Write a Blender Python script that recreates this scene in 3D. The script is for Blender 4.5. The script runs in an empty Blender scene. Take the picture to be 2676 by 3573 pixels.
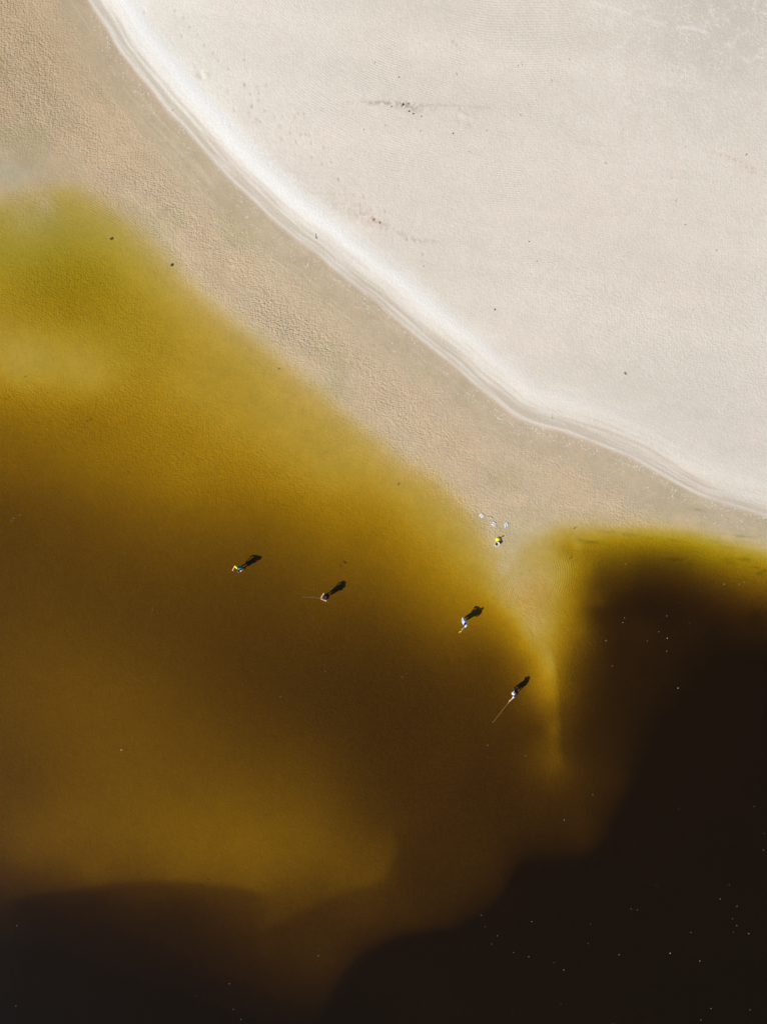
import bpy, bmesh, math, random
import numpy as np
from mathutils import Vector, Matrix

# ------------------------------------------------------------------ camera, sky, sun, exposure
SC = bpy.context.scene
COL = SC.collection
W, H = 2676.0, 3573.0          # picture frame the plan was measured on
S = 0.0224                     # metres per plan unit at water level
CAM_H = 62.0
SUN_EL, SUN_AZ = 40.0, 213.5   # azimuth counter-clockwise from +x, pointing at the sun

cam = bpy.data.cameras.new('camera'); camo = bpy.data.objects.new('camera', cam); COL.objects.link(camo)
camo.location = (0, 0, CAM_H); camo.rotation_euler = (0, 0, 0)
cam.sensor_fit = 'VERTICAL'; cam.sensor_height = 36.0
cam.lens = 18.0 / (H/2*S/CAM_H)
cam.clip_start = 0.5; cam.clip_end = 12000
SC.camera = camo

wld = bpy.data.worlds.new('World'); SC.world = wld; wld.use_nodes = True
nt = wld.node_tree
sky = nt.nodes.new('ShaderNodeTexSky'); sky.sky_type = 'NISHITA'; sky.sun_disc = False
sky.sun_elevation = math.radians(SUN_EL)
sky.sun_rotation = math.radians((90 - SUN_AZ) % 360)
sky.dust_density = 0.0; sky.air_density = 1.0; sky.ozone_density = 3.0
nt.links.new(sky.outputs[0], nt.nodes['Background'].inputs[0])
nt.nodes['Background'].inputs[1].default_value = 0.07

sl = bpy.data.lights.new('sun', 'SUN'); sl.energy = 4.9; sl.angle = math.radians(0.53); sl.color = (1.0, 0.965, 0.91)
slo = bpy.data.objects.new('sun', sl); COL.objects.link(slo)
az, el = math.radians(SUN_AZ), math.radians(SUN_EL)
SUN_DIR = Vector((math.cos(az)*math.cos(el), math.sin(az)*math.cos(el), math.sin(el)))
slo.rotation_euler = SUN_DIR.to_track_quat('Z', 'Y').to_euler(); slo.location = SUN_DIR*100

SC.view_settings.view_transform = 'Standard'; SC.view_settings.look = 'None'
SC.view_settings.exposure = 0.12; SC.view_settings.gamma = 1.0
SC.view_settings.use_curve_mapping = False
SC.render.engine = 'CYCLES'
SC.cycles.transparent_max_bounces = 16
SC.cycles.max_bounces = 6

# ------------------------------------------------------------------ helpers
def tag(o, label=None, cat=None, group=None, kind=None):
    if label: o['label'] = label
    if cat: o['category'] = cat
    if group: o['group'] = group
    if kind: o['kind'] = kind
    return o

def empty(name, loc, rz=0.0):
    o = bpy.data.objects.new(name, None); COL.objects.link(o)
    o.location = loc; o.rotation_euler = (0, 0, rz); o.empty_display_size = 0.2
    return o

def link_mesh(name, me, mat, parent=None, smooth=True):
    o = bpy.data.objects.new(name, me); COL.objects.link(o)
    if mat is not None and not me.materials: me.materials.append(mat)
    if smooth:
        me.polygons.foreach_set('use_smooth', [True]*len(me.polygons))
    if parent is not None:
        o.parent = parent
        o.matrix_parent_inverse = Matrix.Identity(4)
    return o

def from_bm(name, bm, mat, parent=None, smooth=True):
    me = bpy.data.meshes.new(name); bm.to_mesh(me); bm.free()
    return link_mesh(name, me, mat, parent, smooth)

def gp(px, py):                # plan point at water level
    return (px - W/2)*S, -(py - H/2)*S

def at(px, py, h=0.0):         # world point at height h that stands over the measured plan point
    x, y = gp(px, py); k = (CAM_H - h)/CAM_H
    return Vector((x*k, y*k, h))

def principled(name, col, rough=0.8, spec=0.3, noise=0.0, nscale=20.0, metallic=0.0, bump=0.0, bscale=60.0, extra=None):
    m = bpy.data.materials.new(name); m.use_nodes = True
    t = m.node_tree; b = t.nodes['Principled BSDF']
    b.inputs['Roughness'].default_value = rough
    b.inputs['Specular IOR Level'].default_value = spec
    b.inputs['Metallic'].default_value = metallic
    tc = t.nodes.new('ShaderNodeTexCoord')
    n = t.nodes.new('ShaderNodeTexNoise'); n.inputs['Scale'].default_value = nscale; n.inputs['Detail'].default_value = 4
    t.links.new(tc.outputs['Object'], n.inputs['Vector'])
    r = t.nodes.new('ShaderNodeMix'); r.data_type = 'RGBA'
    lo = [c*(1-noise) for c in col]; hi = [min(1, c*(1+noise)) for c in col]
    if extra: hi = extra
    r.inputs[6].default_value = (*lo, 1); r.inputs[7].default_value = (*hi, 1)
    t.links.new(n.outputs['Fac'], r.inputs[0]); t.links.new(r.outputs[2], b.inputs['Base Color'])
    if bump:
        n2 = t.nodes.new('ShaderNodeTexNoise'); n2.inputs['Scale'].default_value = bscale
        t.links.new(tc.outputs['Object'], n2.inputs['Vector'])
        bp = t.nodes.new('ShaderNodeBump'); bp.inputs['Distance'].default_value = bump
        t.links.new(n2.outputs['Fac'], bp.inputs['Height']); t.links.new(bp.outputs[0], b.inputs['Normal'])
    return m

# ------------------------------------------------------------------ noise on arrays
def vnoise(x, y, seed, fx, fy=None):
    """smooth value noise 0..1 ; fx, fy in cells per unit"""
    fy = fx if fy is None else fy
    rs = np.random.RandomState(seed); N = 512
    lat = rs.rand(N, N).astype(np.float32)
    u = x*fx + 137.3; v = y*fy + 59.7
    iu = np.floor(u).astype(np.int64); iv = np.floor(v).astype(np.int64)
    a = (u-iu); b = (v-iv); a = a*a*(3-2*a); b = b*b*(3-2*b)
    i0 = iu % N; i1 = (iu+1) % N; j0 = iv % N; j1 = (iv+1) % N
    return (lat[i0, j0]*(1-a)*(1-b) + lat[i1, j0]*a*(1-b) + lat[i0, j1]*(1-a)*b + lat[i1, j1]*a*b)

def fbm(x, y, seed, f, octv=4, fy=None):
    t = 0; a = 1; s = 0; fy = f if fy is None else fy
    for k in range(octv):
        t = t + a*vnoise(x, y, seed+k*17, f*2**k, fy*2**k); s += a; a *= 0.55
    return t/s

def sstep(a, b, x):
    t = np.clip((x-a)/(b-a), 0, 1); return t*t*(3-2*t)

def poly_field(X, Y, pts):
    """signed distance to a polyline (positive on the upper right), and arc length along it"""
    pts = np.array(pts, float)
    d0 = pts[0]-pts[1]; d1 = pts[-1]-pts[-2]
    pts = np.vstack([pts[0]+d0/np.linalg.norm(d0)*4000, pts, pts[-1]+d1/np.linalg.norm(d1)*4000])
    best = np.full(X.shape, 1e18); sd = np.zeros(X.shape); al = np.zeros(X.shape); acc = -4000.0
    for k in range(len(pts)-1):
        ax, ay = pts[k]; bx, by = pts[k+1]; dx, dy = bx-ax, by-ay; L = math.hypot(dx, dy)
        t = np.clip(((X-ax)*dx+(Y-ay)*dy)/(L*L), 0, 1)
        qx = X-(ax+t*dx); qy = Y-(ay+t*dy); q = qx*qx+qy*qy
        sgn = np.where(dx*qy-dy*qx < 0, 1.0, -1.0)
        m = q < best
        best = np.where(m, q, best); sd = np.where(m, sgn*np.sqrt(q), sd); al = np.where(m, acc+t*L, al)
        acc += L
    return sd, al

def smooth_poly(pts, n=6):
    p = np.array(pts, float); out = []
    for k in range(len(p)-1):
        a = p[max(k-1, 0)]; b = p[k]; c = p[k+1]; d = p[min(k+2, len(p)-1)]
        for j in range(n):
            t = j/n
            out.append(0.5*((2*b)+(c-a)*t+(2*a-5*b+4*c-d)*t*t+(3*b-a-3*c+d)*t**3))
    out.append(p[-1]); return out

D = 2676/1657.0                # overview units -> plan units

# red channel of the water, read off the photograph at overview points: gives the depth of the lagoon
CTRL = """
50 460 188;50 560 164;50 660 158;50 760 174;30 810 170;30 870 146;30 930 124;30 1000 114;30 1100 90;30 1250 86;50 1500 96;50 1700 88;50 1850 90;40 1990 46;
50 1980 44;50 2080 36;50 2170 33;0 2100 34;200 2190 34;100 440 192;200 500 174;200 620 153;200 750 166;200 830 168;200 900 140;200 1000 128;200 1100 103;200 1300 86;
200 1500 100;200 1700 102;200 1850 96;200 1890 88;200 1960 50;200 1980 48;200 2080 38;300 600 170;300 700 160;300 800 160;130 640 150;120 720 164;400 700 171;400 850 165;
400 950 150;400 1050 138;400 1100 118;400 1200 96;400 1300 82;400 1400 82;400 1550 92;400 1700 102;400 1850 106;400 1900 92;400 1960 58;400 2050 46;400 2180 36;500 800 171;
500 900 166;500 1000 150;500 1100 122;600 880 174;600 950 168;600 1050 148;600 1100 128;600 1200 100;600 1300 84;600 1450 72;600 1600 82;600 1750 102;600 1850 107;600 1900 96;
600 1950 76;600 2050 58;600 2150 44;700 980 172;700 1050 162;700 1150 128;700 1250 100;700 1350 82;700 1500 68;700 1650 82;700 1800 98;700 1880 90;700 1960 68;800 1000 176;
800 1060 164;800 1150 136;800 1250 108;800 1350 82;800 1450 68;800 1600 66;800 1750 74;800 1850 84;830 1900 78;850 1930 66;800 2000 60;720 2080 54;790 2080 42;780 2190 34;
680 2190 40;900 1080 174;900 1150 160;900 1250 130;900 1350 96;900 1450 72;900 1600 64;900 1800 66;900 1900 60;900 1990 54;900 2050 38;900 2150 30;1000 1160 177;1000 1250 160;
1000 1350 118;1000 1430 86;1000 1550 68;1000 1650 64;1000 1750 60;1000 1900 56;990 1970 48;1000 2050 34;1000 2130 30;1070 1700 60;1080 1800 56;1080 1880 50;1100 1960 36;1170 1640 82;
1215 1650 92;1220 1700 70;1225 1760 58;1150 1700 66;1150 1780 58;1250 1180 180;1225 1610 80;1250 1640 66;1300 1720 54;1280 1820 50;1220 1850 44;1180 1830 50;1150 1890 36;1360 1600 46;
1360 1700 45;1340 1800 36;1400 1350 49;1400 1500 44;1400 1650 38;1400 1800 28;1400 2000 26;1400 2150 26;1500 1350 45;1500 1500 37;1500 1700 26;1500 1900 23;1500 2100 25;1570 1400 38;
1650 1330 48;1650 1450 34;1640 1600 22;1640 1800 21;1640 2000 22;1640 2180 25;1250 1900 32;1200 1950 30;1100 2050 27;1200 2150 26;1300 1950 27;1300 2100 26;1113 1252 188;1135 1225 186;
1153 1229 184;1160 1195 184;1178 1209 180;1228 1209 170;1200 1178 176;1153 1304 182;1203 1304 168;1253 1304 134;1303 1304 94;1343 1304 52;1278 1229 134;1328 1229 88;1138 1364 176;1178 1379 170;
1203 1385 160;1198 1429 163;1209 1454 146;1232 1454 108;1268 1429 82;1308 1429 60;1236 1385 128;1268 1360 110;1153 1404 162;1128 1404 142;1098 1404 114;1168 1479 138;1198 1504 136;1216 1529 96;
1200 1579 110;1220 1585 86;1178 1579 74;1078 1279 178;1028 1279 156;1028 1229 168;1048 1209 184;1053 1329 138;1103 1354 150;1053 1429 86;1100 1310 176;1125 1310 182;1140 1440 120;1130 1500 92;
1060 1500 76;1060 1580 68;1250 1509 80;1300 1500 56;1350 1400 48;1300 1560 54;1250 1580 66;1090 1245 184
"""
EDGE = [(-60, 445), (0, 436), (60, 428), (130, 410), (180, 418), (240, 455), (300, 505), (350, 555), (400, 610), (480, 680), (560, 748), (640, 812),
        (720, 878), (800, 945), (870, 1000), (940, 1038), (1000, 1098), (1050, 1165), (1085, 1205), (1106, 1238), (1126, 1205), (1140, 1182), (1180, 1160), (1236, 1140), (1300, 1138),
        (1400, 1140), (1480, 1146), (1560, 1165), (1610, 1178), (1657, 1190), (1720, 1205)]
def srgb(v):
    v = v/255.0
    return v/12.92 if v <= 0.04045 else ((v+0.055)/1.055)**2.4
R_BED = 0.52; R_VEIL = 0.010
def tau_of(r):
    return max(0.0, -math.log(max(srgb(r)-R_VEIL, 0.0012)/R_BED))
cpts = []
for line in CTRL.replace('\n', '').split(';'):
    if line.strip():
        a, b, c = map(float, line.split()); cpts.append((a, b, tau_of(c)))
E_ = np.array(EDGE, float)
for k in range(len(EDGE)-1):
    a, b = E_[k], E_[k+1]; d = b-a; L = np.linalg.norm(d); n = np.array([d[1], -d[0]])/L
    if a[0] >= 1236:                                   # the steep right hand bank, read in rows parallel to the edge
        for t in (0.0, 0.5):
            p = a+d*t; far_ = min(max((p[0]-1450)/150, 0), 1)
            lf = min(max((1400-p[0])/110, 0), 1)
            for off, r0, r1 in ((-24, 0, 0), (0, 0, 0), (22, 160+8*lf, 162), (48, 118+22*lf, 138), (82, 78+32*lf, 104), (125, 54+28*lf, 70), (175, 43+16*lf, 48)):
                q = np.array((p[0]+(0.25 if off > 0 else 0)*off*n[0], p[1]+off))
                if q[0] < 1300 and off > 60: continue
                cpts.append((q[0], q[1], 0.07 if off == 0 else (-0.06 if off < 0 else tau_of(r0+(r1-r0)*far_))))
        continue
    for t in ((0.0, 0.5) if L > 60 else (0.0,)):
        p = a+d*t
        cpts.append((p[0], p[1], 0.07 if not 1095 < p[0] < 1230 else 0.09))
        q = p+n*24; cpts.append((q[0], q[1], -0.06))
        if not 1100 < p[0] < 1180: q = p-n*24; cpts.append((q[0], q[1], 0.15))
cpts = np.array(cpts)
# thin out coincident points
keep = []
for i, p in enumerate(cpts):
    if all((p[0]-cpts[j][0])**2+(p[1]-cpts[j][1])**2 > 64 for j in keep): keep.append(i)
cpts = cpts[keep]

def tps_fit(P, v, lam):
    n = len(P); d2 = ((P[:, None]-P[None])**2).sum(-1)
    K = 0.5*d2*np.log(d2+1e-9); K += np.eye(n)*lam
    Q = np.hstack([np.ones((n, 1)), P]); A = np.zeros((n+3, n+3)); A[:n, :n] = K; A[:n, n:] = Q; A[n:, :n] = Q.T
    return np.linalg.solve(A, np.concatenate([v, np.zeros(3)]))
TP = cpts[:, :2]/400.0
TW = tps_fit(TP, cpts[:, 2], 0.003)
def tau_field(X, Y):
    sh = X.shape; x = (X/D/400).ravel(); y = (Y/D/400).ravel()
    out = TW[-3]+TW[-2]*x+TW[-1]*y
    for k in range(len(TP)):
        d2 = (x-TP[k, 0])**2+(y-TP[k, 1])**2
        out += TW[k]*0.5*d2*np.log(d2+1e-9)
    return out.reshape(sh)

SHORE = [(150, -70), (190, 0), (240, 80), (300, 165), (370, 246), (440, 325), (510, 398), (600, 482), (700, 562), (800, 642), (900, 727), (1000, 808), (1070, 868), (1120, 905),
         (1200, 930), (1280, 955), (1350, 983), (1420, 1022), (1500, 1064), (1580, 1093), (1657, 1118), (1740, 1142)]
SHORE = [(a*D, b*D) for a, b in SHORE]
K_R = 1.45                      # red absorption of the tea-coloured water, per metre
PATH = 1 + 1/math.sin(math.radians(SUN_EL))

SHORE_S = smooth_poly(SHORE, 4)
# submerged shelves: (points in overview units, step in optical depth, sharpness, reach); deeper on the lower right
SHELVES = [([(690, 2230), (735, 2130), (790, 2070), (870, 2030), (960, 2020), (1038, 2002), (1075, 1969), (1105, 1928), (1130, 1880), (1165, 1858)][::-1], 0.34, 12, 120),
           ([(-20, 1966), (20, 1955), (75, 1942), (168, 1928), (262, 1916), (374, 1909), (486, 1920), (598, 1938)][::-1], 0.28, 11, 55),
           ([(1392, 1640), (1375, 1700), (1348, 1797), (1329, 1834), (1281, 1879), (1220, 1890)], 0.12, 16, 90),
           ([(1192, 1390), (1207, 1455), (1213, 1530), (1218, 1600), (1226, 1670)], 0.20, 10, 40),
           ([(560, 2030), (640, 1985), (740, 1935), (830, 1905), (862, 1850), (850, 1780)][::-1], 0.22, 12, 70)]

def ground_fields(X, Y):
    """all fields of the ground at plan coordinates"""
    s, al = poly_field(X, Y, SHORE_S)
    s = s + 10*(vnoise(al, s*0, 5, 1/90.0)-0.5)*sstep(0, 200, np.abs(s)+150)
    sm = s*S
    tau = tau_field(X, Y)
    tau = np.where(sm > -0.3, np.minimum(tau, 0), tau)
    for pts, stp, shp, reach in SHELVES:
        d, a = poly_field(X, Y, [(p[0]*D, p[1]*D) for p in smooth_poly(pts, 3)]); d = d/D; a = a/D
        L = sum(math.dist(pts[k], pts[k+1]) for k in range(len(pts)-1))
        tau = tau+stp*np.tanh((d+6*(vnoise(X, Y, 205, 1/70.0)-.5))/shp)*np.exp(-np.abs(d)/reach)*sstep(-5, 60, a)*sstep(L+10, L-50, a)
    soft = 0.07
    tau = soft*np.log1p(np.exp(np.clip(tau/soft, -30, 60)))
    tau = tau*(1+0.05*(fbm(X, Y, 71, 1/260.0, 3)-0.5))
    tau = np.clip(tau, 0, 5.6)
    depth = tau/(K_R*PATH*1.07)
    wl = sstep(-0.25, 0.25, sm)                       # 0 in the lagoon, 1 on the beach
    z_w = -0.004-0.004*sstep(0, -5, sm)-depth
    far = 0.55*(1-np.exp(-np.maximum(sm-3.2, 0)/14))
    face = 0.16*sstep(0.3, 2.7, sm)
    z_d = 0.012+face+far+0.10*(fbm(X, Y, 11, 1/500.0, 3)-0.5)*sstep(3, 12, sm)
    # small wrack ridges along the water line
    for c, wd, a in ((0.10, 0.16, 0.035), (0.62, 0.12, 0.018)):
        cc = c+0.25*(vnoise(al, al*0, int(c*100), 1/160.0)-0.5)
        z_d = z_d+a*np.exp(-((sm-cc)/wd)**2)*0.3
    z = z_w*(1-wl)+z_d*wl
    return s, al, sm, tau, z

# footprints trodden into the dry sand near the water
PRINTS = []
for x, y in ((28,205),(215,240),(345,220),(235,430),(138,508),(322,580),(462,675),(575,665),(540,800),(688,900),(885,625),(760,680),(770,1035),(1150,1350),(1390,1570),(965,935),(915,925),
             (840,935),(240,335),(110,340),(90,605),(205,705),(250,730),(565,990),(1000,1250),(1275,1320),(1175,1110),(990,1050),(800,630)):
    PRINTS.append((850+x*.2414, 250+y*.2414))
for x, y in ((1063,1638),(660,1320),(620,1255),(730,1355),(685,1270),(520,1155),(565,1215),(820,1365),(745,1415),(790,1425),(1385,800),(1295,720),(1130,1555),(960,1540),
             (1010,1555),(905,1495),(1255,290),(1275,310)):
    PRINTS.append((900+x*.543, y*.543))
for x, y in ((935,85),(1135,78),(1175,240),(1190,125),(1230,185),(1320,300),(1410,400),(1475,450),(1380,350),(1470,590),(1580,550),(1510,710),(1625,690),(1580,395),(1295,505),(1280,235)):
    PRINTS.append((x*.543, y*.543))
rp = random.Random(4)
for _ in range(70):
    t = rp.random(); x = 560+t*900; y = 260+t*760+rp.gauss(0, 70)-120
    PRINTS.append((x, y))

# ------------------------------------------------------------------ ground sheet (fine in view, widening to the horizon)
def axis(lo, hi, step):
    core = np.arange(lo, hi+step*0.5, step)
    ext = []; d = step; p = 0
    while p < 4500: d *= 1.32; p += d; ext.append(p)
    ext = np.array(ext)
    return np.concatenate([lo-ext[::-1], core, hi+ext])
gx = axis(-31.5, 31.5, 0.085); gy = axis(-41.5, 41.5, 0.085)
GX, GY = np.meshgrid(gx, gy)
PX = GX/S+W/2; PY = H/2-GY/S
CX = np.clip(PX, -60, W+60); CY = np.clip(PY, -60, H+60)
s_, al_, sm_, tau_, GZ = ground_fields(CX, CY)
for i, (fx, fy) in enumerate(PRINTS):
    r2 = ((CX-fx)/3.4)**2+((CY-fy)/6.0)**2
    j = np.nonzero(r2 < 9)
    q = r2[j]
    GZ[j] += (-0.034 if i < 63 else -0.014)*np.exp(-q*1.1)
# a child's dug hole / mound seen near the upper shore, and a trampled patch
for (fx, fy, rr, a) in ((702, 262, 13, -0.10), (722, 268, 12, 0.09), (1605, 425, 13, -0.06), (1612, 412, 14, 0.07), (1640, 440, 10, -0.05), (1650, 428, 9, 0.04), (676, 240, 8, 0.05)):
    r2 = ((CX-fx)**2+(CY-fy)**2)/rr**2
    GZ += 0.5*a*np.exp(-r2*1.3)

def mixc(c, col, f):
    return c*(1-f[..., None])+np.array(col)*f[..., None]
# natural colour of the sand plus some painted light (linear)
n1 = fbm(CX, CY, 21, 1/420.0, 4); n2 = fbm(CX, CY, 31, 1/60.0, 3); n3 = fbm(CX, CY, 41, 1/16.0, 3)
dry = np.ones(CX.shape+(3,))*np.array((0.630, 0.572, 0.498))
dry = mixc(dry, (0.69, 0.655, 0.590), sstep(1500, 300, CX)*sstep(1500, 200, CY)*0.9)
dry = mixc(dry, (0.530, 0.485, 0.425), sstep(0.35, 1.0, sstep(1500, 2676, CX+200*(n1-.5))*sstep(950, -100, CY-200*(n1-.5)))*0.9)
dry = mixc(dry, (0.580, 0.530, 0.465), sstep(1500, 2500, CX)*sstep(900, 1500, CY)*0.8)
dry = mixc(dry, (0.66, 0.57, 0.50), sstep(0.50, 0.66, fbm(CX, CY, 55, 1/230.0, 3))*0.30)
dry *= (1+0.06*(n2-0.5)+0.08*(n3-0.5))[..., None]
lt0 = fbm(al_, s_, 60, 1/260.0, 3, 1/14.0)
# sunlit brightness of the sloping beach face, painted into the sand
face_lit = np.exp(-((sm_-2.5-0.9*(n2-.5)-0.6*(lt0-.5))/0.95)**2)*sstep(2700, 500, CX)+0.3*np.exp(-((sm_-2.4)/1.0)**2)
dry = mixc(dry, (0.735, 0.705, 0.650), np.clip(face_lit, 0, 1)*0.85)
# damp streaks that run along the shore
lt = fbm(al_, s_, 61, 1/300.0, 4, 1/9.0); lt2 = fbm(al_, s_, 67, 1/140.0, 3, 1/22.0)
lt3 = fbm(al_+0.8*s_, s_, 63, 1/420.0, 5, 1/13.0); lt4 = vnoise(al_-0.5*s_, s_, 65, 1/90.0, 1/5.0)
damp = sstep(2.9, 0.3, sm_+1.6*(lt2-.5))*sstep(0.44, 0.62, 0.45*lt+0.4*lt3+0.15*lt4+0.06*sstep(1.8, 0.2, sm_))
dry = mixc(dry, (0.45, 0.375, 0.29), np.clip(damp, 0, 1)*0.70)
# a pale salt line on the water's edge
ln = (0.4+1.0*vnoise(al_, s_, 15, 1/70.0, 1/12.0))*np.exp(-((sm_-0.12-0.10*(vnoise(al_, s_*0, 3, 1/120.)-.5))/0.16)**2)+1.0*vnoise(al_, s_, 16, 1/110.0, 1/12.0)*np.exp(-((sm_-0.85-0.5*(vnoise(al_, s_*0, 8, 1/300.)-.5))/0.09)**2)
dry = mixc(dry, (0.74, 0.70, 0.62), np.clip(ln, 0, 1)*0.5)
# scratches and worm-like pale marks of the upper right, tyre / drag tracks
wm = sstep(700, 2400, CX)*sstep(900, 150, CY)*sstep(0.45, 0.9, sstep(1500, 2600, CX)+0.5*n1)
rdg = 1-np.abs(2*vnoise(CX+40*n2, CY+40*n2, 77, 1/15.0)-1)
rdg2 = 1-np.abs(2*vnoise(CX+60*n2, CY-50*n2, 79, 1/26.0)-1)
mk = (sstep(0.88, 0.97, rdg)+sstep(0.93, 0.99, rdg2))*sstep(0.34, 0.58, n2+0.35*(n1-.5))
dry = mixc(dry, (0.68, 0.665, 0.625), np.clip(mk*wm, 0, 1)*0.52)
TRACKS = [((2040, 20), (2150, 55), (2250, 85), (2330, 110), (2420, 120), (2520, 170), (2560, 205), (2590, 230), 9, .8), ((2460, 30), (2480, 90), (2530, 150), (2570, 205), (2600, 240), 7, .7),
          ((2115, 110), (2140, 60), (2165, 10), 4, .55), ((2100, 130), (2128, 60), (2150, 0), 3, .45), ((1776, 265), (1890, 210), (1900, 200), 4, .4), ((2145, 180), (2160, 178), (2178, 155), 6, .8),
          ((2020, 260), (2060, 310), (2090, 330), 8, .6), ((2370, 280), (2410, 283), (2440, 270), 7, .5), ((1800, 1030), (2100, 1060), (2350, 1115), (2676, 1140), 4, .4), ((2250, 900), (2450, 960), (2676, 1010), 4, .3),
          ((1000, 840), (1200, 930), (1500, 1010), 3, .2), ((860, 240), (960, 330), (975, 380), 3, .45), ((560, 0), (780, 200), (900, 420), (1010, 520), 3, .3), ((2360, 1260), (2676, 1310), 4, .3)]
for tr in TRACKS:
    pts = smooth_poly(tr[:-2], 4); wd, a = tr[-2], tr[-1]
    pp = np.array(pts); x0, y0 = pp.min(0)-40; x1, y1 = pp.max(0)+40
    m = np.nonzero((CX > x0) & (CX < x1) & (CY > y0) & (CY < y1))
    d2 = np.full(m[0].shape, 1e9)
    for k in range(len(pts)-1):
        ax, ay = pts[k]; bx, by = pts[k+1]; L2 = (bx-ax)**2+(by-ay)**2
        t = np.clip(((CX[m]-ax)*(bx-ax)+(CY[m]-ay)*(by-ay))/L2, 0, 1)
        d2 = np.minimum(d2, (CX[m]-ax-t*(bx-ax))**2+(CY[m]-ay-t*(by-ay))**2)
    d = np.sqrt(d2)+3*(n3[m]-.5)
    f = np.exp(-(d/(wd*.7))**2)*a*0.8*sstep(.30, .75, n2[m])*(.3+n3[m])
    dry[m] = dry[m]*(1-f[:, None])+np.array((0.70, 0.685, 0.645))*f[:, None]
# brown organic stains
def stain(c, x, y, rx, ry, rot, col, amt, th=0.5, sc=1/9.0, seed=91):
    m = np.nonzero((np.abs(CX-x) < rx*2.6+ry) & (np.abs(CY-y) < rx*2.6+ry))
    ca, sa = math.cos(rot), math.sin(rot); u = (CX[m]-x)*ca+(CY[m]-y)*sa; v = -(CX[m]-x)*sa+(CY[m]-y)*ca
    e = np.exp(-(u/rx)**2-(v/ry)**2)
    q = e*sstep(th-0.12, th+0.15, fbm(CX[m], CY[m], seed, sc, 3))*amt*0.5
    c[m] = c[m]*(1-q[:, None])+np.array(col)*q[:, None]
BR = (0.26, 0.18, 0.13)
stain(dry, 1405, 377, 24, 8, 0.15, (0.22, .16, .12), .8, .45); stain(dry, 1340, 370, 60, 9, 0.04, BR, .8, .46); stain(dry, 1440, 382, 90, 11, 0.12, BR, .65, .46)
stain(dry, 1500, 375, 170, 6, 0.03, BR, .30, .40); stain(dry, 1270, 368, 60, 6, 0, BR, .45, .45); stain(dry, 1640, 385, 160, 4, 0.06, BR, .28, .4); stain(dry, 1440, 395, 40, 14, .3, BR, .5, .5)
stain(dry, 1303, 770, 60, 18, .45, (0.36, .26, .20), .8, .48); stain(dry, 1250, 745, 90, 30, .5, (0.46, .37, .31), .6, .46); stain(dry, 1390, 815, 80, 10, .4, (0.40, .32, .24), .7, .48)
stain(dry, 1150, 690, 130, 40, .6, (0.50, .42, .36), .5, .44); stain(dry, 1015, 610, 110, 34, .75, (0.52, .44, .38), .5, .44); stain(dry, 1490, 845, 60, 10, .1, (0.40, .32, .26), .6, .48)
stain(dry, 2540, 565, 60, 7, .3, (0.38, .24, .15), .7, .46); stain(dry, 2620, 600, 60, 5, .15, (0.40, .24, .14), .6, .44); stain(dry, 2610, 612, 60, 5, .1, (0.42, .27, .18), .5, .46)
stain(dry, 2165, 478, 9, 22, 0, BR, .5, .45); stain(dry, 2030, 510, 120, 8, .1, (0.48, .40, .34), .4, .45); stain(dry, 860, 400, 30, 70, -.7, (0.56, .49, .42), .5, .42)
stain(dry, 1585, 482, 36, 18, .2, (0.52, .44, .33), .5, .42); stain(dry, 2000, 840, 400, 30, .25, (0.55, .49, .44), .35, .45)

wet = np.ones(CX.shape+(3,))*np.array((0.525, 0.432, 0.340))
wet = mixc(wet, (0.430, 0.370, 0.250), np.exp(-((sm_+1.6+0.4*(n2-.5))/1.35)**2)*0.95)                     # olive band below the salt line
wet = mixc(wet, (0.435, 0.390, 0.285), sstep(1950, 2300, CX)*0.75)
wet = mixc(wet, (0.58, 0.465, 0.44), np.exp(-((tau_-0.07)/0.09)**2)*0.85)
wet = mixc(wet, (0.40, 0.36, 0.29), sstep(0.40, 0.65, lt)*sstep(-2.4, -0.3, sm_)*0.35)
wet = mixc(wet, (0.47, 0.45, 0.40), np.exp(-((CX-0)/160)**2-((CY-610)/60)**2)*0.7)  # greyish sheen of reflected sky painted into the wet sand
pst = sstep(0.56, 0.72, lt)*sstep(-5.5, -1.0, sm_)*sstep(0.2, -0.6, sm_)
wet = mixc(wet, (0.56, 0.50, 0.40), pst*0.7)
mt = fbm(CX, CY, 131, 1/150.0, 4)
wet = mixc(wet, (0.56, 0.425, 0.35), sstep(0.50, 0.68, mt)*sstep(-2.0, -4.0, sm_)*0.35)
wet = mixc(wet, (0.46, 0.40, 0.30), sstep(0.50, 0.34, mt)*0.45)
wet *= (1+0.12*(n2-0.5)+0.14*(n3-0.5))[..., None]
wet *= (1-0.10*np.exp(-((CX-60)/300)**2-((CY-330)/260)**2))[..., None]
wet *= np.array((0.930, 0.875, 0.775))
g_ = np.exp(-((CX-0)/420)**2-((CY-120)/420)**2)*0.6
wet *= (1-g_[..., None]*np.array((0.10, 0.15, 0.22)))
wet *= (1+0.14*(fbm(al_, s_, 151, 1/500.0, 3, 1/60.0)-.5))[..., None]
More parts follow.
